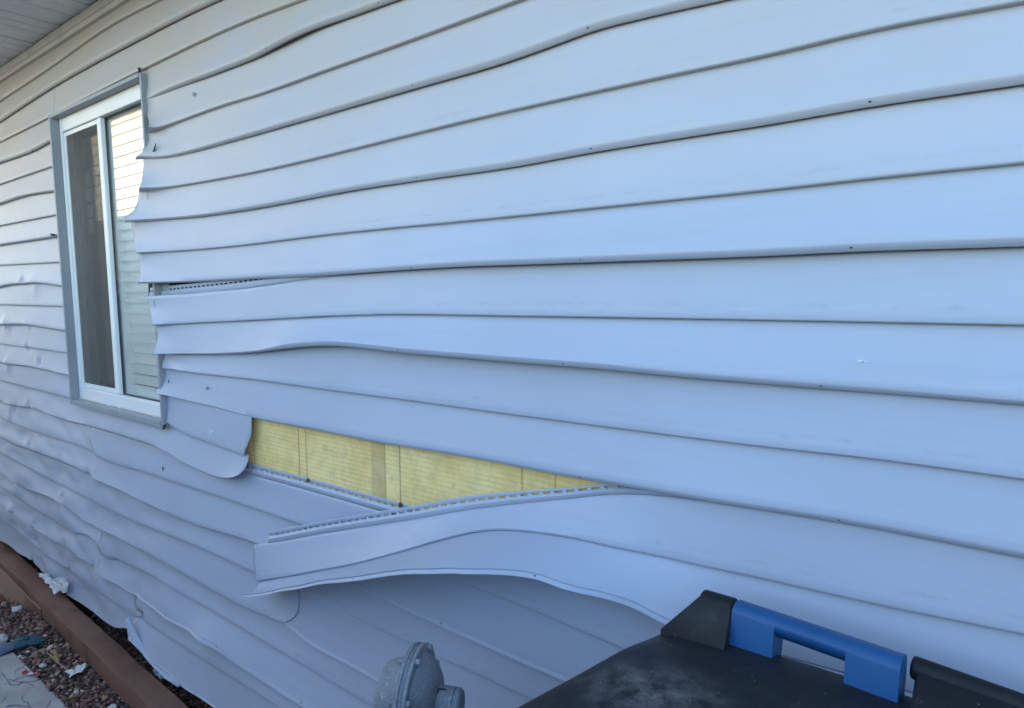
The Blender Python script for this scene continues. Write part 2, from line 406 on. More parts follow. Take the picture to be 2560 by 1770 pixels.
Ls['R11'] = Line([(381,813),(640,800),(825,790),(973,786),(1280,790),(1920,801),(2560,814)])
Ls['L12'] = Line([(0,813),(14,813),(63,813),(107,820),(153,827)], .018)
Ls['R12'] = Line([(383,883,.018),(444,885,.018),(555,886,.024),(640,881,.032),(700,873,.04),(762,867,.046),(825,865,.05),(880,869,.05),(973,880,.05),(1120,893,.046),(1280,907,.044),(1539,928,.04),(1687,943,.034),(1920,963,.028),(2290,993,.022),(2560,1015,.022)])
Ls['L13'] = Line([(0,860),(74,870),(155,881)])
Ls['R13'] = Line([(407,918),(462,929),(640,950),(825,976),(1010,1000),(1280,1037),(1539,1071),(1920,1119),(2179,1148),(2560,1200)])
Ls['L14'] = Line([(0,908),(22,912),(70,918),(161,938)], .018)
Ls['R14'] = Line([(386,979),(444,998),(555,1026),(634,1048),(767,1074),(930,1106),(1200,1151),(1400,1190),(1553,1217),(1797,1261),(2096,1311),(2560,1402)], .026)
Ls['L15'] = Line([(0,951),(74,970),(165,993),(290,1022),(418,1057),(458,1081),(530,1105),(610,1131)])
Ls['L16'] = Line([(0,1005),(28,1014),(74,1021),(148,1048),(229,1069),(333,1100),(399,1122),(430,1138),(462,1156),(518,1180),(571,1194),(610,1196)], .022)
Ls['R15'] = Line([(640,1455,.060),(782,1430,.07),(886,1411,.075),(1004,1380,.075),(1100,1352,.072),(1192,1331,.068),(1280,1327,.060),(1372,1338,.053),(1526,1368,.042),(1710,1407,.026),(1920,1452,.022),(2166,1508,.02),(2560,1589,.02)])
Ls['R16'] = Line([(593,1496,.09),(640,1490,.10),(745,1468,.120),(855,1447,.155),(930,1437,.172),(1041,1434,.205),(1131,1440,.206),(1200,1449,.205),(1280,1463,.190),(1464,1504,.135),(1664,1562,.066),(1900,1636,.038),(2200,1725,.03),(2560,1830,.028)])
Ls['T16R'] = Line([(640,1362,.03),(660,1359,.03),(819,1330,.028),(1010,1300,.024),(1200,1269,.02),(1400,1247,.014),(1560,1233,.008),(1797,1252,.006),(2096,1297,.006),(2560,1387,.006)])
Ls['T18'] = Line([(229,1066),(333,1097),(399,1119),(470,1140),(545,1160),(615,1181),(780,1227),(944,1274),(1280,1372),(1664,1490),(2300,1690)], .007)
Ls['L17'] = Line([(0,1043),(30,1057),(111,1087),(237,1131),(255,1142),(370,1181),(640,1270),(752,1309),(1280,1501),(1562,1619),(2000,1800)])
Ls['L18'] = Line([(0,1089),(28,1107),(78,1126),(152,1153),(222,1185),(300,1222),(370,1257),(481,1307),(640,1357),(741,1396),(880,1455),(1039,1533),(1280,1642),(1433,1708),(1700,1830)], .02)
Ls['L19'] = Line([(0,1129),(89,1177),(185,1226),(333,1299),(518,1373),(640,1429),(741,1476),(855,1529),(1030,1613),(1280,1727),(1500,1830)])
Ls['L20'] = Line([(0,1174),(48,1209),(159,1259),(222,1307),(277,1333),(370,1381),(499,1453),(606,1511),(660,1535),(707,1554),(760,1572)], .02)
Ls['R20'] = Line([(690,1545,.03),(712,1560,.032),(740,1583,.032),(787,1616,.03),(860,1655,.028),(939,1700,.026),(1100,1790,.024),(1250,1870,.024)])
Ls['L21'] = Line([(0,1213),(100,1279),(185,1329),(244,1359),(255,1379),(300,1400),(355,1423),(481,1495),(640,1588),(800,1683),(939,1766),(1100,1860)])
Ls['L22'] = Line([(0,1257),(41,1285),(75,1313),(89,1322),(163,1366),(237,1416),(260,1432)], .02)
Ls['R22'] = Line([(230,1436,.03),(265,1450,.03),(307,1470,.034),(368,1507,.034),(430,1552,.036),(490,1590,.045),(535,1618,.046),(640,1688,.036),(778,1774,.03),(950,1880,.03)])
Ls['L23'] = Line([(0,1296),(50,1331),(89,1364),(122,1392),(176,1424),(246,1476),(307,1516),(356,1546),(460,1611),(640,1725),(800,1830)])
Ls['L24'] = Line([(0,1352),(21,1363),(45,1383),(71,1397),(90,1411),(107,1430),(140,1462),(172,1489),(200,1508),(230,1529),(264,1556),(289,1570),(320,1574),(345,1584)], .02)
Ls['R24'] = Line([(312,1552,.05),(331,1580,.05),(348,1608,.048),(368,1633,.045),(414,1672,.04),(440,1692,.034),(470,1716,.03),(560,1780,.028),(700,1880,.028)])

DENTS = []
# dents and pinches worked into the boards: place, depth, radius
PINCH = [(35,1020),(78,1115),(102,1088),(156,1143),(92,1238),(164,1242),(40,1277),(91,1312),(168,1356),(173,1417),(60,702),(73,818),(70,870),(15,820),(100,904),(30,1053),(74,1013),(354,1530),(241,1408),(20,1105),(12,1190),(228,1180),(85,1400)]
for px, py in PINCH:
    p = on_wall(px, py, .012); DENTS.append((p.x, p.z, -.013, .020)); DENTS.append((p.x - .04, p.z + .012, .003, .035))                                       
for px, py, dp, rd in ((358,1538,-.012,.035),(352,1473,-.01,.05),(90,1352,-.008,.05),(170,1375,-.008,.05),(75,1330,.01,.05),(35,1283,.012,.06),(20,1125,.008,.05),
                       (25,1022,.012,.05),(15,812,.012,.05),(20,912,.010,.05),(85,710,.006,.06),(160,1270,.012,.05),(45,1215,.012,.06),(240,1300,-.008,.08),
                       (100,1450,.012,.08),(60,1240,-.007,.07),(130,1310,-.007,.08),(200,1360,.008,.08),(300,1400,-.007,.1),(60,1100,-.005,.08),(150,1180,-.006,.08),(430,1500,.010,.1),(530,1600,.012,.1)):
    p = on_wall(px, py, .012); DENTS.append((p.x, p.z, dp, rd))

def panel(T, F, B, xl=XW0, xr=XW1, oT=.004, oF=.017, oB=.022, bF=.0035, bB=.011, dF=.012, ends=None, rends=None, notch=(), flare=0., flareL=.07,
          lift=0., liftL=.12, bow=-.0015, wav=1., flange=None, label=None, coat=.0, phase=0., xstep=.02, hole=None, lipout=False):
    """One vinyl panel of two courses: hidden flange, upper course, step, lower course, rounded lip."""
    if hole: phase = .2335 - X(hole)
    oT, oF, oB = [f if callable(f) else const(f) for f in (oT, oF, oB)]
    bBf = bB if callable(bB) else const(bB)
    n = max(3, int((xr - xl)/xstep) + 1); xs = np.linspace(xl, xr, n)
    if xr - xl > 1.5: xs = np.unique(np.concatenate([xs, np.linspace(xl, min(xl+.2, xr), 24)]))
    n = len(xs)
    zT, zF, zB = T(xs), F(xs), B(xs); a, b, c = oT(xs), oF(xs), oB(xs); bb = bBf(xs)
    zT = np.maximum(zT, zF + .004); 
    rows = []                                    # (z, o, uv-v, course, t)
    if flange is None:
        rows.append((zT + .035, np.maximum(a*.5, .003), -.3, 1, 0.)); rows.append((zT + .012, a*.9, -.1, 1, 0.))
    N1 = 8
    for i in range(N1+1):
        t = i/N1; rows.append((zT*(1-t) + (zF + bF)*t, a*(1-t) + b*t + bow*math.sin(math.pi*t), t*.98, 1, t))
    rows.append((zF + bF*.45, b - .0006, .99, 1, 1.)); rows.append((zF, b - .0025, 1.0, 1, 1.)); rows.append((zF - .0004, b - dF, 1.01, 2, 0.))
    for i in range(1, N1+1):
        t = i/N1; rows.append((zF*(1-t) + (zB + bb)*t, (b - dF)*(1-t) + c*t + bow*math.sin(math.pi*t), 1.0 + t*.98, 2, t))
    pin = ((.75, -.0008, 2.0), (.5, -.0025, 2.05), (.12, -.0060, 2.1), (0, -.0085, 2.12), (.05, -.0120, 2.15), (.12, -.0150, 2.2))
    pout = ((.8, -.0032, 2.0), (.5, .0002, 2.05), (.15, .0028, 2.1), (0, .0030, 2.12), (-.06, -.004, 2.15), (.05, -.0150, 2.2))
    lw = np.clip((xs - X(lipout))/.25, 0, 1) if lipout else np.zeros(n)
    for (k0, o0, v), (k1, o1, v1) in zip(pin, pout): rows.append((zB + bb*(k0*(1-lw) + k1*lw), c + o0*(1-lw) + o1*lw, v, 2, 1.))
    V = np.empty((len(rows), n, 3)); U = np.empty((len(rows), n, 2))
    for k, (z, o, v, course, t) in enumerate(rows):
        o = o.copy(); x = xs.copy(); z = z.copy()
        if flare:
            e = np.exp(-(xs - xl)/flareL); o += flare*e*(t**2.2) - .006*e*math.sin(math.pi*min(t*1.15, 1))
        if lift: o += lift*np.exp(-(xs - xl)/liftL)
        o += .0
        if ends and course in ends:              # outline of the left end, traced
            oo = float(o[0]); P = [on_wall(p[0], p[1], oo) for p in ends[course]]; P.sort(key=lambda p: p.z)
            xe = np.interp(z[0], [p.z for p in P], [p.x for p in P]); x += (xe - xl)*np.exp(-(xs - xl)/.06)
        if rends and course in rends:
            oo = float(o[-1]); P = [on_wall(p[0], p[1], oo) for p in rends[course]]; P.sort(key=lambda p: p.z)
            xe = np.interp(z[-1], [p.z for p in P], [p.x for p in P]); x += (xe - xr)*np.exp(-(xr - xs)/.08)
        w = np.array([noise.noise(Vector((xx*1.9, zz*5.0, 3.1))) + .5*noise.noise(Vector((xx*5.1, zz*9., 8.))) for xx, zz in zip(x, z)])
        far = np.clip((-1.9 - x)/1.6, 0, 1)*np.clip((1.6 - z)/.8, 0.12, 1)
        env = math.sin(math.pi*min(max(t, .0), 1))*.8 + .2
        rdg = np.array([abs(noise.noise(Vector((xx*4.2 + 3*zz, zz*7.0, 21.)))) for xx, zz in zip(x, z)]) - .22
        o += (w*(.0012 + .0042*far) + rdg*.013*far)*wav*env
        for dx, dz, dp, rd in DENTS:
            r2 = ((x-dx)**2 + (z-dz)**2)/(rd*rd); o += dp*np.exp(-r2*2.2)
        o = np.maximum(o, .0015 if k < len(rows)-1 else .001) + coat
        V[k, :, 0] = x; V[k, :, 1] = -o; V[k, :, 2] = z
        U[k, :, 0] = xs + phase; U[k, :, 1] = v
    faces = []
    for k in range(len(rows)-1):
        cs = rows[k][3] if rows[k][3] == rows[k+1][3] else 2
        for i in range(n-1):
            xm = .5*(V[k, i, 0] + V[k, i+1, 0]); zm = .5*(V[k, i, 2] + V[k+1, i, 2])
            if any(x0 < xm < x1 and (z0 < zm < z1) for (x0, x1, z0, z1) in notch): continue
            a0 = k*n + i; faces.append((a0, a0 + n, a0 + n + 1, a0 + 1))
    verts = V.reshape(-1, 3).tolist(); uvs = U.reshape(-1, 2).tolist()
    if flange:                                   # the nailing strip with its row of slots: real holes
        fx0, fx1, h = flange; pit, sl = .029, .019
        cols = [fx0]; x = fx0 + .006
        while x < fx1: cols += [x, min(x + sl, fx1)]; x += pit
        cols = np.unique(np.array([q for q in cols if q <= fx1] + [fx1]))
        zt = T(cols); at = oT(cols); h = h(cols) if callable(h) else const(h)(cols); hts = [h*0 - .004, h*0 + .004, h*.34, h*.44, h*.56, h*.56 + .0050, h*.86, h*1.0]; offs = [.001, .004, .0055, .0035, .0, .0, .0, .0005]
        k0 = len(verts)
        for hh, of in zip(hts, offs):
            for xx, z_, a_, h_ in zip(cols, zt, at, hh): verts.append((xx, -(max(a_ - .001 + of, .002) + coat), z_ + h_)); uvs.append((xx, .3))
        nc = len(cols)
        for r in range(len(hts)-1):
            for i in range(nc-1):
                if r == 4 and abs((cols[i+1]-cols[i]) - sl) < .002: continue
                a0 = k0 + r*nc + i; faces.append((a0, a0 + 1, a0 + nc + 1, a0 + nc))
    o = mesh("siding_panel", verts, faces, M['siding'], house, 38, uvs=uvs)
    so = o.modifiers.new("sheet", 'SOLIDIFY'); so.thickness = .0011; so.offset = -1 if not flange else -1; so.use_even_offset = False
    if label: o['label'] = label
    return o

# the window's place on the wall
WT = .036                                        # how far the surround stands out
wTL, wTR, wBL, wBR = on_wall(126,288,WT), on_wall(346,176,WT), on_wall(170,1008,WT), on_wall(404,1073,WT)
WX0, WX1 = (wTL.x + wBL.x)/2, (wTR.x + wBR.x)/2; WZ0, WZ1 = (wBL.z + wBR.z)/2, (wTL.z + wTR.z)/2
NOTCH = ((WX0 + .012, WX1 - .012, WZ0 + .012, WZ1 - .012),)
XL = WX0 + .006                                  # right ends of the boards left of the window
XR = WX1 + .012

EAVE = Line([(0,188),(281,1)], .0); EZ = float(EAVE.z.mean()) 
top = const(EZ + .03)
for i in range(0): pass
panel(top, Ls['L1'], Ls['L2'], phase=.1)
panel(Ls['L2'], Ls['L3'], Ls['L4'], xr=XL, phase=.2, notch=NOTCH)
panel(Ls['L2'], Ls['L3'], Ls['R4'], xl=XL, phase=.05, notch=NOTCH + ((-9, X(344), 0, WZ1 + .004),), oB=K((349,.016),(640,.022),(760,.03),(900,.022),(1400,.02)),
      bB=K((349,.006),(640,.009),(800,.011),(2000,.012)))
for k, (t, f, b, ph) in {6: ('L4','L5','L6',.3), 8: ('L6','L7','L8',.12), 10: ('L8','L9','L10',.2), 12: ('L10','L11','L12',.33), 14: ('L12','L13','L14',.4)}.items():
    panel(Ls[t], Ls[f], Ls[b], xr=XL, phase=ph, wav=1.3, bB=.008)
b_lip = K((300,.003),(480,.006),(800,.010),(1200,.012),(2560,.0125))
panel(Ls['R4'], Ls['R5'], Ls['R6'], xl=XR, hole=1472, flare=.020, lift=.012, liftL=.08, bB=b_lip, oB=K((342,.024),(600,.02),(1280,.022),(2000,.02)),
      ends={1: [(362,258),(367,285),(373,305),(372,320),(366,336)], 2: [(370,341),(363,360),(356,380),(342,390),(338,396)]})
panel(Ls['R6'], Ls['R7'], Ls['R8'], xl=XR, hole=1480, flare=.022, lift=.032, bB=b_lip,
      ends={1: [(359,405),(358,430),(354,455),(342,484)], 2: [(347,488),(343,505),(335,525),(311,545)]})
panel(Ls['R8'], Ls['R9'], Ls['R10'], xl=XR, hole=1464, flare=.008, lift=.043, bB=b_lip, oB=K((344,.016),(640,.02),(800,.025),(973,.032),(1157,.036),(1539,.036),(1920,.034),(2560,.03)),
      ends={1: [(326,553),(331,575),(336,605),(340,637)], 2: [(347,639),(351,665),(350,690),(344,711)]})
panel(Ls['T12R'], Ls['R11'], Ls['R12'], xl=XR, hole=1018, flare=.010, lift=.034, bB=K((383,.003),(640,.006),(760,.013),(1280,.0125),(2000,.011),(2560,.008)),
      oB=K((383,.018),(444,.018),(555,.024),(640,.032),(762,.046),(825,.05),(973,.05),(1280,.044),(1539,.04),(1687,.034),(1920,.028),(2290,.022)), oF=K((383,.012),(700,.018),(1100,.02),(2560,.015)),
      ends={1: [(371,738),(372,766),(381,813)], 2: [(387,814),(393,830),(394,848),(391,864),(383,884)]}, flange=(X(374), X(1000), .034),
      label="grey siding panel with its slotted nail strip bared beside the window and a raised wavy lip")
panel(Ls['R12'], Ls['R13'], Ls['R14'], xl=X(402), hole=1042, flare=.020, lift=.004, bB=K((386,.003),(555,.006),(800,.010),(2560,.012)), oB=K((386,.018),(600,.026),(1500,.03),(2560,.024)), bow=-.002,
      ends={1: [(410,885),(408,899),(406,918)], 2: [(412,920),(412,938),(408,956),(398,970),(386,980)]})
# the short left piece under the window with its curled free end
panel(Ls['L14'], Ls['L15'], Ls['L16'], xr=X(618), phase=.2, notch=NOTCH, wav=1.2, dF=.015, bB=K((0,.006),(300,.008),(571,.006)), oT=K((0,.004),(400,.006),(630,.020)), oF=K((0,.014),(400,.016),(630,.034)), oB=K((0,.018),(333,.022),(462,.03),(620,.05)), coat=.003,
      rends={1: [(631,1045),(630,1085),(622,1108),(611,1132)], 2: [(624,1135),(621,1152),(613,1172),(600,1186),(572,1197)]},
      label="grey siding panel under the window with a curled free right end")
# panels below
panel(Ls['L16'], Ls['L17'], Ls['L18'], xr=X(238), phase=.25, wav=1.5, oF=.022, dF=.018, oB=.030)
panel(Ls['T18'], Ls['L17'], Ls['L18'], xl=X(229), lipout=640, phase=.35, lift=.008, oF=.022, dF=.017, flange=(X(540), .4, .034), oB=K((229,.032),(640,.030),(1000,.022)), bB=K((229,.006),(640,.008),(900,.012),(2000,.012)), coat=.0015,
      ends={1: [(231,1080),(226,1090),(228,1110),(237,1131)], 2: [(241,1150),(240,1159),(228,1186)]}, label="grey siding panel with its slotted nail strip bared below the yellow gap")
panel(Ls['L18'], Ls['L19'], Ls['R20'], xl=X(690), lipout=600, phase=.1, oB=K((690,.03),(740,.032),(939,.026),(1250,.024)), bB=K((690,.009),(760,.011),(1400,.011)))
panel(Ls['L18'], Ls['L19'], Ls['L20'], xr=X(742), phase=.1, coat=.004, wav=1.3, oF=.022, dF=.018, oB=.030, bB=K((0,.006),(600,.009),(742,.006)),
      rends={1: [(744,1476),(744,1400),(744,1390)], 2: [(748,1480),(749,1510),(746,1530),(735,1545),(712,1556)]})
panel(Ls['L20'], Ls['L21'], Ls['L22'], xr=X(252), phase=.3, wav=1.6, bB=.007, oF=.024, dF=.019, oB=.032)
panel(Ls['L20'], Ls['L21'], Ls['R22'], xl=X(240), lipout=240, phase=.0, lift=.006, coat=.002, wav=1.4, oF=.022, dF=.018, oB=K((230,.034),(307,.034),(430,.036),(490,.045),(535,.046),(640,.036),(900,.03)), bB=K((230,.005),(430,.009),(535,.020),(640,.016),(900,.012)),
      ends={1: [(252,1345),(244,1362),(250,1378)], 2: [(255,1380),(246,1400),(243,1418),(230,1437)]})
panel(Ls['L22'], Ls['L23'], Ls['L24'], xr=X(335), phase=.2, wav=1.8, bB=.004, oF=.024, dF=.019, rends={1: [(350,1480),(345,1545)], 2: [(345,1546),(330,1560),(322,1575)]})
panel(Ls['R22'], Ls['L23'], Ls['R24'], xl=X(322), lipout=250, phase=.2, coat=.004, wav=1.2, oF=.022, dF=.017, oB=K((312,.05),(348,.048),(414,.04),(470,.03),(700,.028)), bB=K((312,.008),(368,.013),(440,.008),(600,.006)),
      ends={1: [(340,1500),(350,1540)], 2: [(345,1541),(331,1560),(320,1556),(313,1548)]}, label="lowest grey siding panel with a curled lip at its torn left end")
rb = [(317,1546),(321,1553),(327,1568),(336,1587),(350,1612),(370,1641),(395,1669),(420,1691),(450,1713)]
rbP = [on_wall(x, y, .056 - .001*i) for i, (x, y) in enumerate(rb)]; rv = []
for i, p in enumerate(rbP):
    t = (rbP[min(i+1, 8)] - rbP[max(i-1, 0)]).normalized(); nrm = Vector((t.z, 0, -t.x)); wd = .010 - .0006*i
    rv += [p + nrm*wd*-.8 + Vector((0,.010,0)), p + nrm*wd*-.5 + Vector((0,.002,0)), p + nrm*wd*.5 + Vector((0,-.010,0)), p + nrm*wd*.7 + Vector((0,-.004,0))]
lp = mesh("torn_lip", rv, [(4*i+j, 4*i+j+1, 4*i+5+j, 4*i+4+j) for i in range(8) for j in range(3)], M['siding'], house, 60)
lp.modifiers.new("sheet", 'SOLIDIFY').thickness = .0012
# the panel that has come away and sags over its neighbours
panel(Ls['T16R'], Ls['R15'], Ls['R16'], xl=X(645), lipout=500, hole=1019, wav=.5, oT=K((640,.03),(819,.028),(1010,.024),(1200,.02),(1400,.014),(1560,.008),(1797,.006)),
      oF=K((640,.060),(782,.07),(886,.075),(1004,.075),(1192,.068),(1280,.060),(1526,.042),(1710,.026),(1920,.022),(2166,.02)),
      oB=K((593,.09),(745,.120),(855,.155),(1041,.205),(1200,.205),(1280,.190),(1464,.135),(1664,.066),(1900,.038),(2200,.03)), dF=.010, bF=K((640,.004),(1,.004)) if False else .005, bB=K((593,.009),(1280,.011),(2560,.012)),
      ends={1: [(660,1358),(634,1362),(633,1400),(641,1455)], 2: [(647,1456),(643,1470),(632,1480),(598,1490),(593,1497)]}, flange=(X(660), X(1900), K((660,.036),(1100,.032),(1550,.020),(1900,.018))),
      label="loose grey siding panel that has torn away and bows out over the panels below")

# sheathing board behind the boards, with the window's opening left out
GX0, GX1, GZ0, GZ1 = WX0 + .03, WX1 - .03, WZ0 + .03, WZ1 - .03
sh = MB()
for x0, x1, z0, z1 in ((XW0, GX0, .16, EZ+.05), (GX1, XW1, .16, EZ+.05), (GX0, GX1, .16, GZ0), (GX0, GX1, GZ1, EZ+.05)):
    sh.box((x0, .0, z0), (x1, .03, z1))
o = sh.build("sheathing", M['sheathing'], house); o['label'] = "yellow sheathing board bared where the siding has come away"
w = MB()                                          # the rest of the house: sides, back, floor, foundation
w.box((XW0, .031, .18), (XW0+.12, 6.0, EZ+.05)); w.box((XW1-.12, .031, .18), (XW1, 6.0, EZ+.05)); w.box((XW0, 6.001, .18), (XW1, 6.12, EZ+.05))
w.box((XW0, .031, .12), (XW1, 6.0, .178)); w.box((XW0, .75, -.05), (XW1, .95, .118)); w.box((XW0+.121, .031, EZ+.02), (XW1-.121, 6.0, EZ+.06))
w.build("wall", M['house_wall'], house)
# eave: soffit boards, corner moulding, fascia, roof
OV = .42
so = MB(); nb = 0; x = XW0
while x < XW1:
    for k in range(4):
        xa = x + k*.076; so.box((xa, -OV, EZ + .004 + (0 if k else .003)), (xa + .070, -.018, EZ + .012)); so.box((xa + .070, -OV, EZ + .009), (xa + .076, -.018, EZ + .014))
    x += .304
so.build("soffit", M['soffit'], house)
mo = MB(); prof = [(XW0, -.004, EZ - .048), (XW0, -.022, EZ - .046), (XW0, -.024, EZ - .030), (XW0, -.030, EZ - .028), (XW0, -.034, EZ - .004), (XW0, -.030, EZ + .003), (XW0, -.004, EZ + .003)]
xj = X(165)
mo.prism(prof, (XW0,0,0), (xj,0,0)); mo.prism([(xj-.02, p[1]-.003, p[2]-.002) for p in prof], (0,0,0), (XW1-xj+.02,0,0))
mo.build("eave_moulding", M['moulding'], house, None, .002)
fa = MB(); fa.box((XW0-.3, -OV-.025, EZ-.01), (XW1+.3, -OV-.001, EZ+.17)); fa.build("fascia", M['white'], house)
rf = MB(); rf.prism([(XW0-.3, -OV-.06, EZ+.171), (XW0-.3, -OV-.06, EZ+.20), (XW0-.3, 3.0, EZ+.71), (XW0-.3, 6.5, EZ+.20), (XW0-.3, 6.5, EZ+.171), (XW0-.3, 3.0, EZ+.66)], (0,0,0), (XW1-XW0+.6,0,0))
rf.build("roof", M['roof'], house)

# window: surround, white frame, mullion, sashes, glass, screen
win = bpy.data.objects.new("window", None); COL.objects.link(win); win.parent = house
tr = MB(); e = .016
prof_out = lambda: None
def ring(mb, x0, x1, z0, z1, wl, wr, wb, wt, ya, yb):
    mb.box((x0, ya, z0), (x0+wl, yb, z1)); mb.box((x1-wr, ya, z0), (x1, yb, z1)); mb.box((x0+wl, ya, z0), (x1-wr, yb, z0+wb)); mb.box((x0+wl, ya, z1-wt), (x1-wr, yb, z1))
tr.box((WX0, -WT, WZ0), (WX0+.014, -.001, WZ1)); tr.box((WX1-.012, -.031, WZ0), (WX1, -.001, WZ1))
tr.box((WX0+.014, -WT+.002, WZ0), (WX1-.012, -.001, WZ0+.024)); tr.box((WX0+.014, -WT+.002, WZ1-.014), (WX1-.012, -.001, WZ1))
tr.box((WX1, -.004, WZ0+.01), (WX1+.055, -.0005, WZ1-.01))
tr.build("trim", M['trim'], win, None, .002)
FD = -.002                                        # front of the white frame
fx0, fx1, fz0, fz1 = WX0+.015, WX1-.013, WZ0+.025, WZ1-.015
fr = MB(); ring(fr, fx0, fx1, fz0, fz1, .018, .024, .052, .056, FD, .075)
fr.build("frame", M['white'], win, None, .003)
ix0, ix1, iz0, iz1 = fx0+.019, fx1-.025, fz0+.053, fz1-.057
mx = on_wall(268, 640, .0).x
mu = MB(); mu.box((mx-.016, FD+.004, iz0), (mx+.016, .07, iz1)); mu.build("mullion", M['white'], win, None, .003)
sl = MB(); ring(sl, ix0, mx-.017, iz0, iz1, .015, .012, .020, .018, .006, .020); sl.build("screen_frame", M['white'], win, None, .002)
scn = MB(); scn.box((ix0+.0155, .011, iz0+.0205), (mx-.0295, .0122, iz1-.0185)); scn.build("screen", M['screen'], win)
gk = MB(); ring(gk, mx+.017, ix1, iz0, iz1, .004, .004, .004, .004, .018, .03); gk.build("gasket", M['gasket'], win)
for xa, xb, y in ((ix0+.001, mx-.018, .042), (mx+.022, ix1-.005, .022)):
    p = MB(); p.box((xa, y, iz0+.005), (xb, y+.004, iz1-.005)); p.build("pane", M['glass'], win)
for px, py in ((202,997),(275,1013),(302,1020),(388,1043)):
    q = on_wall(px, py, 0.0); mb = MB(); mb.box((q.x-.008, FD-.004, q.z-.006), (q.x+.008, FD-.0003, q.z+.004)); mb.box((q.x-.005, FD-.0046, q.z-.005), (q.x+.006, FD-.0042, q.z-.003), 1)
    mb.build("drain_flap", [M['white'], M['gasket']], win)
rm = MB()                                         # the room behind it
X0, X1 = GX0-.9, GX1+1.1
rm.box((X0, 2.6, .3), (X1, 2.62, EZ)); rm.box((X0-.02, .04, .3), (X0, 2.62, EZ)); rm.box((X1, .04, .3), (X1+.02, 2.62, EZ)); rm.box((X0, .04, .28), (X1, 2.6, .3)); rm.box((X0, .04, EZ), (X1, 2.6, EZ+.015))
rm.build("room", M['room'], house)
# screws and nail heads showing through the boards
def screw(px, py, o, r=.006):
    p = on_wall(px, py, o); mb = MB(); mb.lathe([(0, r*1.25), (.001, r*1.25), (.0015, r), (.003, r*.9), (.004, r*.5)], (0,-1,0), p, 12); mb.build("screw", M['screw'], house, 40)
screw(484,235,.012); screw(376,285,.012,.005); screw(518,969,.016)
for px, py, q in ((771,1200,.006),(1002,1261,.006)):
    p = on_wall(px, py, q); mb = MB(); mb.lathe([(0,.006),(.004,.0055),(.006,.002)], (0,-1,.1), p, 10); mb.build("nail", M['rust'], house, 40)
def mark(pts, o, name="tear"):                    # a tear in the vinyl: a thin dark opening
    P = [on_wall(x, y, o) for x, y in pts]; mesh(name, P, [tuple(range(len(P)))], M['dark'], house)
mark([(371,706),(560,697),(760,683),(800,680),(800,700),(560,722),(371,741)], .0012, "gap")
mark([(389,355),(390,366),(387,377),(381,386),(375,390),(381,381),(385,370)], .032)
mark([(344,168),(352,169),(353,184),(347,187)], .026, "gap"); mark([(124,584),(137,584),(138,591),(128,589)], .026, "gap"); mark([(406,1063),(417,1060),(413,1072),(407,1075)], .030, "gap")
for px, py, s_ in ((35,1024,1),(78,1119,1),(102,1092,.8),(156,1147,1),(92,1243,1),(86,1216,1.4),(164,1247,1.3),(159,1254,.8),(40,1281,1.5),(93,1316,1.4),(90,1323,2),(168,1360,1.8),(173,1421,1.4),(354,1425,1.2),(355,1531,1.8),(241,1412,1),(228,1183,2),
                   (60,705,.9),(73,822,.8),(14,866,1),(70,873,.8),(15,824,1),(100,908,1.3),(30,1057,1),(74,1017,1),(253,1140,1),(406,1171,1.6),(421,953,1.3),(81,379,1.4),(360,421,1),(102,1393,1.2),(364,1540,1.2)):
    p = on_wall(px, py, .021); a_ = random.uniform(-.6, .6); l_, t_ = .0065*s_, .0022*s_
    d1 = Vector((math.sin(a_), 0, math.cos(a_)))*l_; d2 = Vector((math.cos(a_), 0, -math.sin(a_)))*t_
    mesh("nail_tear", [p - d1, p - d1*.2 + d2*2.5, p + d1, p + d1*.1 - d2], [(0,1,2,3)], M['dark'], house)

def scuff(pts, o):
    P = [on_wall(x, y, o) for x, y in pts]; mesh("scuff", P, [tuple(range(len(P)))], M['scuff'], house)
scuff([(2141,904),(2150,899),(2158,902),(2150,905)], .0185); scuff([(2160,903),(2171,902),(2169,906),(2161,906)], .0185); scuff([(524,1080),(533,1072),(531,1078),(526,1083)], .040)
# curtain standing in for the gridded reflection in the screened pane
cu = []; cf = []; x0c, x1c = on_wall(196,560,-.085).x, on_wall(248,560,-.085).x; zt_, zb_ = on_wall(210,430,-.085).z, on_wall(230,580,-.085).z
for i in range(41):
    xx = x0c + (x1c-x0c)*i/40; yy = .085 + .012*math.sin(i*.9) + .006*math.sin(i*2.3)
    cu += [(xx, yy, zb_ + .01*math.sin(i*.5)), (xx, yy, zt_)]
    if i: cf.append((2*i-2, 2*i, 2*i+1, 2*i-1))
cur = mesh("reflection_cloth", cu, cf, M['reflection_cloth'], None, 60); tag(cur, "pale checked curtain standing in for the gridded reflection in the dark window screen", "reflection_cloth")
cs = cur.modifiers.new("cloth", 'SOLIDIFY'); cs.thickness = .002

bl = empty("window_blind", ((mx+ix1)/2 - .03, .058, iz0), "pale slatted blind hanging behind the clear right pane of the window", "blind")
mb = MB(); hw = (ix1-mx)/2 + .045; zz_ = .012
while zz_ < iz1-iz0-.03:
    mb.add([(-hw, .012, zz_-.016), (hw, .012, zz_-.016), (hw, .006, zz_+.002), (-hw, .006, zz_+.002), (hw, -.008, zz_+.030), (-hw, -.008, zz_+.030)], [(0,1,2,3), (3,2,4,5)]); zz_ += .044
mb.build("slats", M['blind'], bl, 60)
for xc in (-hw*.55, hw*.55):
    mb = MB(); mb.tube([(xc, -.012, .0), (xc, -.012, iz1-iz0-.02)], .0012, 6); mb.build("cord", M['blind'], bl)
mb = MB(); mb.box((-hw, -.012, iz1-iz0-.028), (hw, .022, iz1-iz0)); mb.build("head_rail", M['blind'], bl)

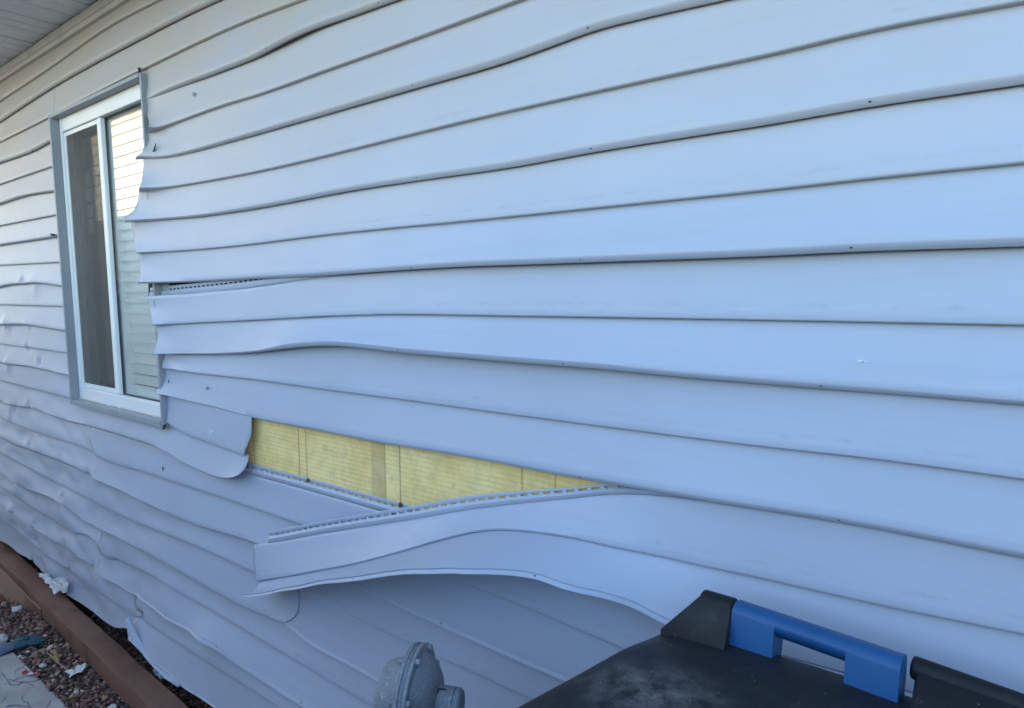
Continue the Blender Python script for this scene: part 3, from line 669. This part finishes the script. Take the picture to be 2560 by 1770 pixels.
# ------------------------------------------------------------------ the neighbouring house, seen mirrored in the glass
nh = empty("neighbour_house", (-8, -2.0, 0), "cream lapped house across the side yard mirrored in the window", "house")
nb = MB(); NX0, NX1 = -17.0, -5.0; z = .25
while z < 3.55:
    nb.add([(NX0+8, -.008, z+.114), (NX1+8, -.008, z+.114), (NX1+8, .014, z), (NX0+8, .014, z), (NX0+8, -.014, z+.002), (NX1+8, -.014, z+.002)], [(0,3,2,1), (3,4,5,2)]); z += .114
nb.build("wall", M['cream'], nh)
b2 = MB(); b2.box((NX0+8, -5.0, 0), (NX1+8, -.016, 3.7)); b2.build("body", M['cream'], nh)
b3 = MB(); b3.box((NX0+7.7, -.02, 3.62), (NX1+8.3, .38, 3.66)); b3.box((NX0+7.7, .38, 3.60), (NX1+8.3, .41, 3.80)); b3.build("eave", M['white'], nh)
b4 = MB(); b4.prism([(NX0+7.7,.43,3.80),(NX0+7.7,.43,3.84),(NX0+7.7,-2.5,4.6),(NX0+7.7,-5.4,3.84),(NX0+7.7,-5.4,3.80),(NX0+7.7,-2.5,4.55)], (0,0,0), (NX1-NX0+.6,0,0)); b4.build("roof", M['roof'], nh)

fe = empty("light_block_fence", (-1.5, -3.1, 0), "unseen fence across the side yard facing the damaged siding", "shade_fence")  # unseen boards added to shade the lower wall from low sky light
fb = MB()
for i in range(64): fb.box((-3.3 + i*.15, -.012 - .004*(i % 2), .04), (-3.3 + i*.15 + .146, .012 - .004*(i % 2), 1.80 + .01*math.sin(i*3.1)))
fb.build("board", M['shade_fence'], fe)
fb = MB(); fb.box((-3.3,-.06,.35),(6.3,-.017,.44)); fb.box((-3.3,-.06,1.55),(6.3,-.017,1.64)); fb.build("rail", M['shade_fence'], fe)
for i in range(5):
    fb = MB(); fb.box((-3.2+i*2.2,-.15,-.1),(-3.11+i*2.2,-.061,1.9)); fb.build("post", M['shade_fence'], fe)

# ------------------------------------------------------------------ timbers on the ground
def timber(name, p0, p1, wdt, hgt, mat, label, z0=0.0, rough=.004, seed=0):
    p0, p1 = Vector(p0), Vector(p1); L = (p1-p0).length; ang = math.atan2((p1-p0).y, (p1-p0).x)
    n = 260; b = .006; prof = [(0,b),(b,0),(wdt-b,0),(wdt,b),(wdt,hgt-b*.6),(wdt-b*.6,hgt),(b*1.6,hgt),(b*.5,hgt-b*.5),(0,hgt-b*1.5)]
    v = []; f = []; k = len(prof)
    for i in range(n+1):
        x = L*i/n
        for j, (y, zz) in enumerate(prof):
            q = noise.noise(Vector((x*3, j*.9, seed))) + .6*noise.noise(Vector((x*14, j*1.7, seed+4)))
            dent = -.010*max(0, noise.noise(Vector((x*4.5, 1.3, seed+9))) - .35)*2.2 if j in (6, 7, 8) else 0
            v.append((x, y + q*rough*(1 if j in (0,7,8) else .4) - dent, z0 + zz + q*rough*.5 + dent))
    for i in range(n):
        for j in range(k): f.append((i*k+j, (i+1)*k+j, (i+1)*k+(j+1) % k, i*k+(j+1) % k))
    f += [tuple(range(k))[::-1], tuple(range(n*k, (n+1)*k))]
    o = mesh(name, v, f, mat, None, 35, (p0.x, p0.y, 0)); o.rotation_euler = (0, 0, ang)
    bm = bmesh.new(); bm.from_mesh(o.data); bmesh.ops.recalc_face_normals(bm, faces=bm.faces); bm.to_mesh(o.data); bm.free()
    return tag(o, label, "timber")
timber("timber_beam", (-5.9, -.006, 0), (-1.2, -.203, 0), .092, .09, M['beam'], "long brown painted square timber lying on gravel along the house wall", .002, seed=1)
pk = MB(); bf_ = lambda x: -.093 - .042*(x + 3.83)             # the long timber's front face
v = []
for k in range(41):
    x = -5.9 + 2.19*k/40; yb_ = min(-.148 + .138*(x + 4.19), bf_(x) - .004); yt_ = bf_(x) - .004; q = .003*noise.noise(Vector((x*6, 2, 2)))
    v += [(x, yb_ + q, -.01), (x, yt_ - .006 + q, .050), (x, yt_, .054 + q), (x, yt_, -.01)]
fc = [(4*i+j, 4*i+4+j, 4*i+4+(j+1) % 4, 4*i+(j+1) % 4) for i in range(40) for j in range(4)] + [(3,2,1,0), (160,161,162,163)]
pk.add(v, fc); tag(pk.build("timber_board", M['plank'], None, 40), "worn orange brown board leaning low against the front of the long timber", "board")

# ------------------------------------------------------------------ gravel: one uncountable mass
def pebbles(name, boxes, r0, r1, seed):
    rg = np.random.default_rng(seed); bm = bmesh.new(); bmesh.ops.create_icosphere(bm, subdivisions=1, radius=1.0)
    bv = np.array([v.co[:] for v in bm.verts]); bf = np.array([[v.index for v in f.verts] for f in bm.faces]); bm.free()
    shapes = []
    for k in range(10):
        d = np.array([1 + .62*noise.noise(Vector(p*1.3) + Vector((k*7.3, 0, 0))) for p in bv]); shapes.append(bv*d[:, None]*np.array([1.3, .9, .55]))
    pos = []
    for (x0, x1, y0, y1, cnt, zz) in boxes:
        pos.append(np.column_stack([rg.uniform(x0, x1, cnt), rg.uniform(y0, y1, cnt), rg.uniform(-.012, zz, cnt)]))
    pos = np.concatenate(pos); pos = pos[~((pos[:,0] > -3.45) & (pos[:,1] < -.295))]
    N = len(pos); rad = r0 + (r1-r0)*rg.random(N)**2.2
    pal = np.array([(.085,.048,.040),(.11,.066,.055),(.065,.042,.038),(.14,.10,.085),(.10,.085,.08),(.19,.16,.14),(.05,.035,.03),(.12,.06,.045),(.09,.09,.10),(.30,.27,.25)])
    ci = rg.choice(len(pal), N, p=[.17,.16,.15,.13,.10,.07,.12,.06,.03,.01])
    V = np.empty((N, len(bv), 3)); 
    for i in range(N):
        q = rg.normal(size=3)*.35; a = rg.uniform(0, 6.283); ca, sa = math.cos(a), math.sin(a)
        m3 = np.array([[ca,-sa,0],[sa,ca,0],[0,0,1]]) @ np.array([[1,0,q[0]],[0,1,q[1]],[-q[0],-q[1],1]])
        V[i] = (shapes[i % 10]*rad[i]) @ m3.T + pos[i]
    F = (bf[None] + (np.arange(N)*len(bv))[:, None, None]).reshape(-1, 3)
    me = bpy.data.meshes.new(name); me.vertices.add(N*len(bv)); me.vertices.foreach_set('co', V.ravel())
    me.loops.add(F.size); me.loops.foreach_set('vertex_index', F.ravel().astype(np.int32)); me.polygons.add(len(F))
    me.polygons.foreach_set('loop_start', np.arange(0, F.size, 3, dtype=np.int32)); me.update(calc_edges=True)
    at = me.attributes.new("Col", 'FLOAT_COLOR', 'POINT'); cc = np.repeat(np.column_stack([pal[ci]*np.array([2.25,1.85,1.62])*rg.uniform(.7, 1.35, (N,1)), np.ones(N)]), len(bv), axis=0)
    at.data.foreach_set('color', cc.astype(np.float32).ravel()); me.materials.append(M['pebble'])
    o = bpy.data.objects.new(name, me); COL.objects.link(o); return o
gr = pebbles("gravel", [(-5.6, -2.1, -1.1, .40, 30000, .004), (-2.1, 1.0, -.30, .3, 2500, .004)], .0038, .0125, 3)
tag(gr, "reddish brown gravel spread along the foot of the house", "gravel", kind='stuff')

# ------------------------------------------------------------------ litter on the gravel
def sheet(name, outline, mat, label, cat, z=.012, crumple=.010, seed=0, lift=None, group=None, plane=None, res=14):
    """a crumpled sheet with the traced outline; plane: None lies on the ground, else a stand-off from the wall"""
    P = [on_level(x, y, z) if plane is None else on_wall(x, y, plane) for x, y in outline]
    c = sum(P, Vector())/len(P); bm = bmesh.new(); vs = [bm.verts.new(p - c) for p in P]; bm.faces.new(vs)
    bmesh.ops.triangulate(bm, faces=bm.faces); 
    for _ in range(3): bmesh.ops.subdivide_edges(bm, edges=bm.edges, cuts=1, use_grid_fill=True)
    nrm = Vector((0,0,1)) if plane is None else Vector((0,-1,0))
    for v in bm.verts:
        q = abs(noise.noise(v.co*26 + Vector((seed,0,0)))) + .6*abs(noise.noise(v.co*60 + Vector((0,seed,0))))
        v.co += nrm*(q*crumple + (lift(v.co) if lift else 0))
    me = bpy.data.meshes.new(name); bm.to_mesh(me); bm.free(); me.materials.append(mat)
    o = bpy.data.objects.new(name, me); COL.objects.link(o); o.location = c
    s_ = o.modifiers.new("sheet", 'SOLIDIFY'); s_.thickness = .0008
    return tag(o, label, cat, group)
z2 = lambda x, y: (x/7.216, 1550 + y/7.216)
sheet("paper_scrap", [z2(*p) for p in ((1160,960),(1200,915),(1340,930),(1420,830),(1550,790),(1540,880),(1480,985),(1420,1050),(1240,1095),(1300,1010))], M['paper'], "torn white paper scrap lying open on the gravel in front of the timber", "paper", .016, .014, 2, lambda c: max(0, c.x*.25))
zz = lambda x, y: (300 + x/6.65, 1530 + y/6.65)
sheet("paper_scrap", [zz(*p) for p in ((545,1030),(670,960),(740,1020),(810,1010),(840,1100),(830,1195),(740,1165),(660,1125))], M['paper'], "folded white paper scrap tucked between the timber and the house wall", "paper", .035, .02, 5)
z1 = lambda x, y: (x/7.216, 1330 + y/7.216)
sheet("crumpled_tissue", [z1(*p) for p in ((720,735),(800,740),(940,755),(935,825),(1030,820),(1160,805),(1240,830),(1250,960),(1235,1060),(1190,1090),(1090,1050),(1040,1110),(850,880))], M['paper'], "crumpled white tissue wedged on the timber's back edge below the siding", "tissue", .10, .022, 8, plane=.035)
rw = sheet("candy_wrapper", [z2(*p) for p in ((385,985),(400,955),(470,910),(520,935),(600,960),(690,950),(725,975),(700,1020),(640,1030),(560,1000),(480,1000))], M['red'], "small red and white crumpled wrapper on the edge of the concrete", "wrapper", .012, .008, 3)
rw.data.materials.append(M['paper'])
for p_ in rw.data.polygons:
    if abs(p_.center.x) < .012: p_.material_index = 1
# work glove
gv = empty("work_glove", on_level(60, 1620, .0), "teal rubber coated work glove lying on gravel at the concrete corner", "glove")
gp = lambda x, y, z=.018: on_level(*z2(x, y), z) - gv.location
mb = MB()
def skin(mb, pts, rad, seg=14, flat=.6):
    k = len(mb.v); mb.tube(pts, rad, seg); cz = sum(Vector(p).z for p in pts)/len(pts)
    mb.v[k:] = [(x, y, cz + (z-cz)*flat) for x, y, z in mb.v[k:]]
skin(mb, [gp(200,470), gp(300,440), gp(420,410), gp(520,390)], [.026,.036,.040,.034])
for a_, b_, c_, r_ in (((480,330),(620,300),(720,318),.012), ((500,360),(660,325),(800,340),.012), ((500,400),(680,365),(830,365),.012), ((490,430),(650,410),(760,400),.011), ((300,340),(420,315),(520,312),.012)):
    skin(mb, [gp(*a_, .024), gp(*b_, .026), gp(*c_, .020)], [r_, r_*1.05, r_*.7], 10, .8)
mb.build("hand", M['glove'], gv, 60)
mb = MB(); skin(mb, [gp(-60,560), gp(60,520), gp(170,485), gp(230,460)], [.045,.042,.034,.030], 16, .5); mb.build("cuff", M['cuff'], gv, 60)
# dry leaves, stems, pale stones, fallen needles
def leaf(a, b, wd, z, label, mat=None, cat="leaf", name="dry_leaf", group="dry leaves on the gravel"):
    A, B = on_level(*z2(*a), z), on_level(*z2(*b), z); d = (B-A); L = d.length; d.normalize(); s_ = Vector((-d.y, d.x, 0)); v = []; f = []
    for i in range(9):
        t = i/8; wv = wd*math.sin(math.pi*min(.97, t*.94+.03))**.8; up = .012*math.sin(t*2.6)
        for j in (-1, 0, 1): v.append(d*(L*t) + s_*(wv*j) + Vector((0, 0, up + .004*abs(j)*math.sin(t*3+1))))
        if i: f += [(3*i-3, 3*i, 3*i+1, 3*i-2), (3*i-2, 3*i+1, 3*i+2, 3*i-1)]
    o = mesh(name, v, f, mat or M['leaf'], None, 80, A); s2 = o.modifiers.new("sheet", 'SOLIDIFY'); s2.thickness = .0006
    return tag(o, label, cat, group)
leaf((560,210),(800,180), .012, .02, "yellow dry leaf just beyond the glove fingers")
leaf((905,560),(1040,670), .010, .025, "small pale curled leaf at the top of the long straw")
leaf((930,650),(1080,780), .008, .02, "long tan dry leaf lying along the straw")
leaf((1080,540),(1270,490), .008, .02, "thin brown dry leaf against the timber's front face")
leaf((720,560),(800,600), .014, .02, "round ochre dry leaf between glove and straw")
leaf((1060,690),(1120,640), .012, .02, "small cream dry leaf beside the timber")
leaf((840,1230),(950,1180), .016, .018, "broad tan leaf at the concrete edge below the red wrapper")
leaf((1850,1470),(1960,1390), .014, .018, "broad tan leaf near the bottom edge of the timber")
leaf((1230,1430),(1380,1400), .016, .018, "dark brown curled leaf below the white oval stone")
st = MB(); st.tube([on_level(*z2(830,560), .02), on_level(*z2(1000,740), .024), on_level(*z2(1260,910), .02)], [.002,.0022,.0015], 6); st.tube([on_level(*z2(960,700), .023), on_level(*z2(1200,900), .018)], .0016, 6)
tag(st.build("dry_straw", M['straw'], None, 60), "long forked tan straw reaching to the torn white paper", "straw")
def stone(px, py, r, label, seed):
    p = on_level(*z2(px, py), r*.5); bm = bmesh.new(); bmesh.ops.create_icosphere(bm, subdivisions=3, radius=r)
    for v in bm.verts: v.co *= 1 + .35*noise.noise(v.co*(1.4/r) + Vector((seed,0,0))); v.co.z *= .65
    me = bpy.data.meshes.new("stone"); bm.to_mesh(me); bm.free(); me.materials.append(M['whitestone']); me.shade_smooth()
    o = bpy.data.objects.new("stone", me); COL.objects.link(o); o.location = p; o.rotation_euler = (0,0,seed); tag(o, label, "stone", "pale stones in the gravel")
stone(1370,1300,.010, "white oval stone in the gravel between concrete and timber", 1); stone(310,-200,.022, "white stone in front of the worn orange board", 2)
stone(500,575,.008, "tiny white triangular stone beside the glove", 3); stone(780,820,.013, "pale elongated stone below the dry straw", 4)
stone(2030,1580,.017, "large cream stone at the foot of the timber", 5); stone(360,655,.008, "small cream stone at the concrete corner", 6); stone(20,340,.03, "big pale stone behind the glove cuff", 7)
def needle(pts):
    P = [on_level(*z2(*p), .0085) for p in pts]; Q = []
    for i in range(len(P)-1):
        a, b, c, d = P[max(i-1,0)], P[i], P[i+1], P[min(i+2,len(P)-1)]
        for t in (0, .25, .5, .75): Q.append(.5*((2*b) + (c-a)*t + (2*a-5*b+4*c-d)*t*t + (3*b-a-3*c+d)*t**3))
    Q.append(P[-1]); mb = MB(); mb.tube(Q, .0007, 5); o = mb.build("fallen_needle", M['needle'], None, 60)
    tag(o, "thin dark curved needle fallen on the pale concrete", "needle", "dark needles on the concrete")
for q in ([(20,935),(120,1070),(180,1165)], [(270,980),(290,900),(430,850)], [(160,1070),(250,1085),(330,1050),(430,1040)], [(170,1165),(330,1165),(440,1120),(620,1195)], [(330,1195),(360,1130),(440,1110)], [(240,1095),(420,1120),(700,1090)],
          [(440,1350),(395,1410),(430,1470),(500,1480)], [(920,1450),(860,1540),(840,1590)], [(90,1580),(150,1540),(370,1530)], [(120,1560),(330,1550),(520,1570)], [(500,1480),(520,1540),(560,1590)], [(0,1500),(60,1440),(120,1390)]): needle(q)

# ------------------------------------------------------------------ gas regulator
rc = on_wall(1036, 1754, .35)
reg = empty("gas_regulator", (rc.x, rc.y, 0), "grey cast metal gas regulator with bolted round case beside the dark bin", "gas regulator")
ax = Vector((.885, .465, 0)).normalized(); o0 = Vector((0, 0, rc.z)); Rg = .098
mb = MB(); mb.lathe([(.004,Rg*.965),(.006,Rg),(.011,Rg),(.0125,Rg*.985),(.014,Rg*.86),(.020,Rg*.80),(.030,Rg*.72),(.040,Rg*.56),(.046,Rg*.40),(.047,.0)], ax, o0, 64)
mb.build("cover", M['regulator'], reg, 32)
mb = MB(); mb.lathe([(-.004,Rg*.97),(-.010,Rg),(-.0045,Rg*1.0),(.003,Rg*1.0),(.0035,Rg*.9)], ax, o0, 64) if False else mb.lathe([(-.012,Rg*.78),(-.0105,Rg*.98),(-.009,Rg),(-.003,Rg),(-.0015,Rg*.975),(.0035,Rg*.965)], ax, o0, 64)
mb.lathe([(-.058,Rg*.30),(-.057,Rg*.56),(-.053,Rg*.65),(-.044,Rg*.70),(-.026,Rg*.735),(-.012,Rg*.82)], ax, o0, 48)
mb.build("body", M['regulator'], reg, 32)
mb = MB(); bs = o0 + ax*.030; mb.lathe([(0,.042),(.008,.036),(.016,.032),(.044,.030),(.0445,.0275),(.0465,.0275),(.047,.030),(.053,.0295),(.057,.026),(.057,.0)], ax, bs, 40)
mb.build("spring_barrel", M['regulator'], reg, 32)
u_ = ax.cross(Vector((0,0,1))).normalized()
for k in range(8):
    t = 2*math.pi*(k+.30)/8; d = Vector((0,0,1))*math.cos(t) + u_*math.sin(t); c_ = o0 + d*Rg*.915
    mb = MB(); mb.lathe([(.010,.0075),(.019,.007),(.021,.004)], ax, c_, 6); mb.lathe([(-.018,.006),(-.008,.0065)], ax, c_, 6); mb.build("bolt", M['regulator'], reg, 30)
mb = MB(); mb.tube([o0 - ax*.045 + Vector((0,0,-.05)), Vector((-.04,-.02,.55)), Vector((-.04,-.02,-.05))], .021, 20); mb.lathe([(0,.03),(.03,.03)], (0,0,1), Vector((-.04,-.02,.6)), 8); mb.build("riser_pipe", M['regulator'], reg, 40)
def stroke(pts, wd):                               # the marker scrawl on the barrel
    zq = lambda x, y: (900 + x/7.697, 1570 + y/7.697); P = []
    for x, y in pts:
        r = ray(*zq(x, y)).normalized(); w = EYE - reg.location - bs; a1 = r - ax*r.dot(ax); a2 = w - ax*w.dot(ax)
        A = a1.dot(a1); B = 2*a1.dot(a2); C = a2.dot(a2) - .0325**2; disc = B*B - 4*A*C
        if disc < 0: continue
        P.append(EYE + r*((-B - math.sqrt(disc))/(2*A)) - reg.location)
    if len(P) > 1: return P
mb = MB()
for pts in ([(1320,1225),(1370,1180),(1430,1150)], [(1470,1180),(1505,1200),(1500,1230),(1470,1260),(1410,1277)], [(1500,1168),(1560,1165),(1650,1185)]):
    P = stroke(pts, .002)
    if P: mb.tube(P, .0013, 6)
if mb.v: mb.build("marker_scrawl", M['marker'], reg, 60)

# ------------------------------------------------------------------ wheeled bin
BH = 1.085
bin_c = Vector((-.16, -.46, 0))
wb = empty("wheeled_bin", bin_c, "blue wheeled bin with a scuffed black lid standing against the siding", "bin")
L_ = lambda px, py, z: on_level(px, py, z) - bin_c
lm = MB(); LV = []; NS, NT_ = 30, 30
ZE = BH - .045
eL = [L_(1652,1586,ZE), L_(1560,1622,ZE), L_(1440,1690,ZE), L_(1292,1770,ZE), L_(1200,1822,ZE)]
ys = [p.y for p in eL][::-1]; xs_ = [p.x for p in eL][::-1]
yb, yf = L_(2000,1641,BH-.03).y, -.44
def left_x(y): return float(np.interp(y, ys, xs_)) if y > ys[0] else xs_[0] + (y-ys[0])*.12
for j in range(NT_+1):
    t = j/NT_; y = yb + (yf - yb)*t; xl_ = left_x(y); xr_ = .33 - .02*t
    for i in range(NS+1):
        s_ = i/NS; u = 2*s_-1; x_ = xl_ + (xr_-xl_)*s_
        edge = max(0, (abs(u)-.80)/.20); eb = max(0, (.06-t)/.06); ef = max(0, (t-.92)/.08)
        z_ = BH - .028 + .034*(1-u*u)*math.sin(math.pi*min(1, t*1.0))**.7 - .017*edge**2.2 - .012*eb**2 - .05*ef**2
        lm.v.append((x_, y, z_))
        if i and j: a0 = j*(NS+1)+i; lm.f.append((a0-1-(NS+1), a0-(NS+1), a0, a0-1)); lm.mi.append(0)
lid = lm.build("lid", M['lid'], wb, 50); so_ = lid.modifiers.new("wall", 'SOLIDIFY'); so_.thickness = .006; so_.offset = -1
# hinge barrel and arms
bz = BH + .020; A = L_(1757,1503,bz); Bq = L_(1836,1527,bz); dirx = (L_(2262,1660,bz) - L_(1836,1515,bz)); dirx.z = 0; dirx.normalize()
hz = MB(); hz.tube([A, A + dirx*.002, Bq], [.017,.019,.019], 20)
q0 = L_(1650,1590,BH-.035); q1 = q0 + dirx*.105
v0 = [A + Vector((0,.008,.010)), A + Vector((0,-.012,.014)), q0 + Vector((0,0,.012)), q0 + Vector((0,0,-.03)), A + Vector((0,-.010,-.020))]
v1 = [Bq + Vector((0,.008,.010)), Bq + Vector((0,-.012,.014)), q1 + Vector((0,0,.012)), q1 + Vector((0,0,-.03)), Bq + Vector((0,-.010,-.020))]
hz.add(v0 + v1, [(0,1,2,3,4),(9,8,7,6,5)] + [(i,(i+1)%5,5+(i+1)%5,5+i) for i in range(5)])
hz.build("hinge_arm", M['lid'], wb, 40, .004)
C0 = L_(2266,1662,bz-.006); hz = MB(); hz.tube([C0 + dirx*.006, C0 + dirx*.4 - Vector((0,0,.010))], .015, 20)
hz.prism([C0 + dirx*.012 + Vector((0,.004,.008)), C0 + dirx*.012 + Vector((0,-.016,.002)), C0 + dirx*.012 + Vector((0,-.10,-.034)), C0 + dirx*.012 + Vector((0,-.10,-.06)), C0 + dirx*.012 + Vector((0,-.02,-.05))], C0, C0 + dirx*.3)
hz.build("hinge_arm", M['lid'], wb, 40, .004)
# blue grip: round bar between two square legs
G0, G1 = Bq + dirx*.004, C0 - dirx*.0
hb = MB(); up = Vector((0,0,1)); out = Vector((-dirx.y, dirx.x, 0)); 
Lh = (G1 - G0).length; lg = .064
top_ = [out*.020 + up*.004, out*.017 + up*.011, out*.010 + up*.016, -out*.004 + up*.0178, -out*.010 + up*.0165, -out*.0165 + up*.011, -out*.0195 + up*.005]
for a_, b_, low in ((0.0, lg, [-out*.030 - up*.095, out*.002 - up*.105, out*.019 - up*.022]), (lg, Lh - lg, [-out*.0165 - up*.003, -out*.008 - up*.013, out*.004 - up*.0165, out*.016 - up*.012]), (Lh - lg, Lh, [-out*.030 - up*.095, out*.002 - up*.105, out*.019 - up*.022])):
    p0 = G0 + dirx*a_; hb.prism([p0 + q for q in top_ + low], p0, p0 + dirx*(b_ - a_))
hb.build("handle", M['blue'], wb, 50)
bd = MB(); zt = BH - .055
T_ = [(-.285,.262),(.36,.262),(.36,-.40),(-.285,-.40)]; Bt = [(-.20,.19),(.27,.19),(.27,-.28),(-.20,-.28)]
bd.add([(x,y,.06) for x, y in Bt] + [(x,y,zt) for x, y in T_], [(3,2,1,0),(4,5,6,7)] + [(i,(i+1)%4,4+(i+1)%4,4+i) for i in range(4)])
bd.build("body", M['blue'], wb, None, .03)
for sx in (-.235, .305):
    mb = MB(); mb.lathe([(-.025,.06),(-.025,.115),(-.018,.125),(.018,.125),(.025,.115),(.025,.06)], (1,0,0), (sx,.20,.125), 32); mb.build("wheel", M['tyre'], wb, 40)
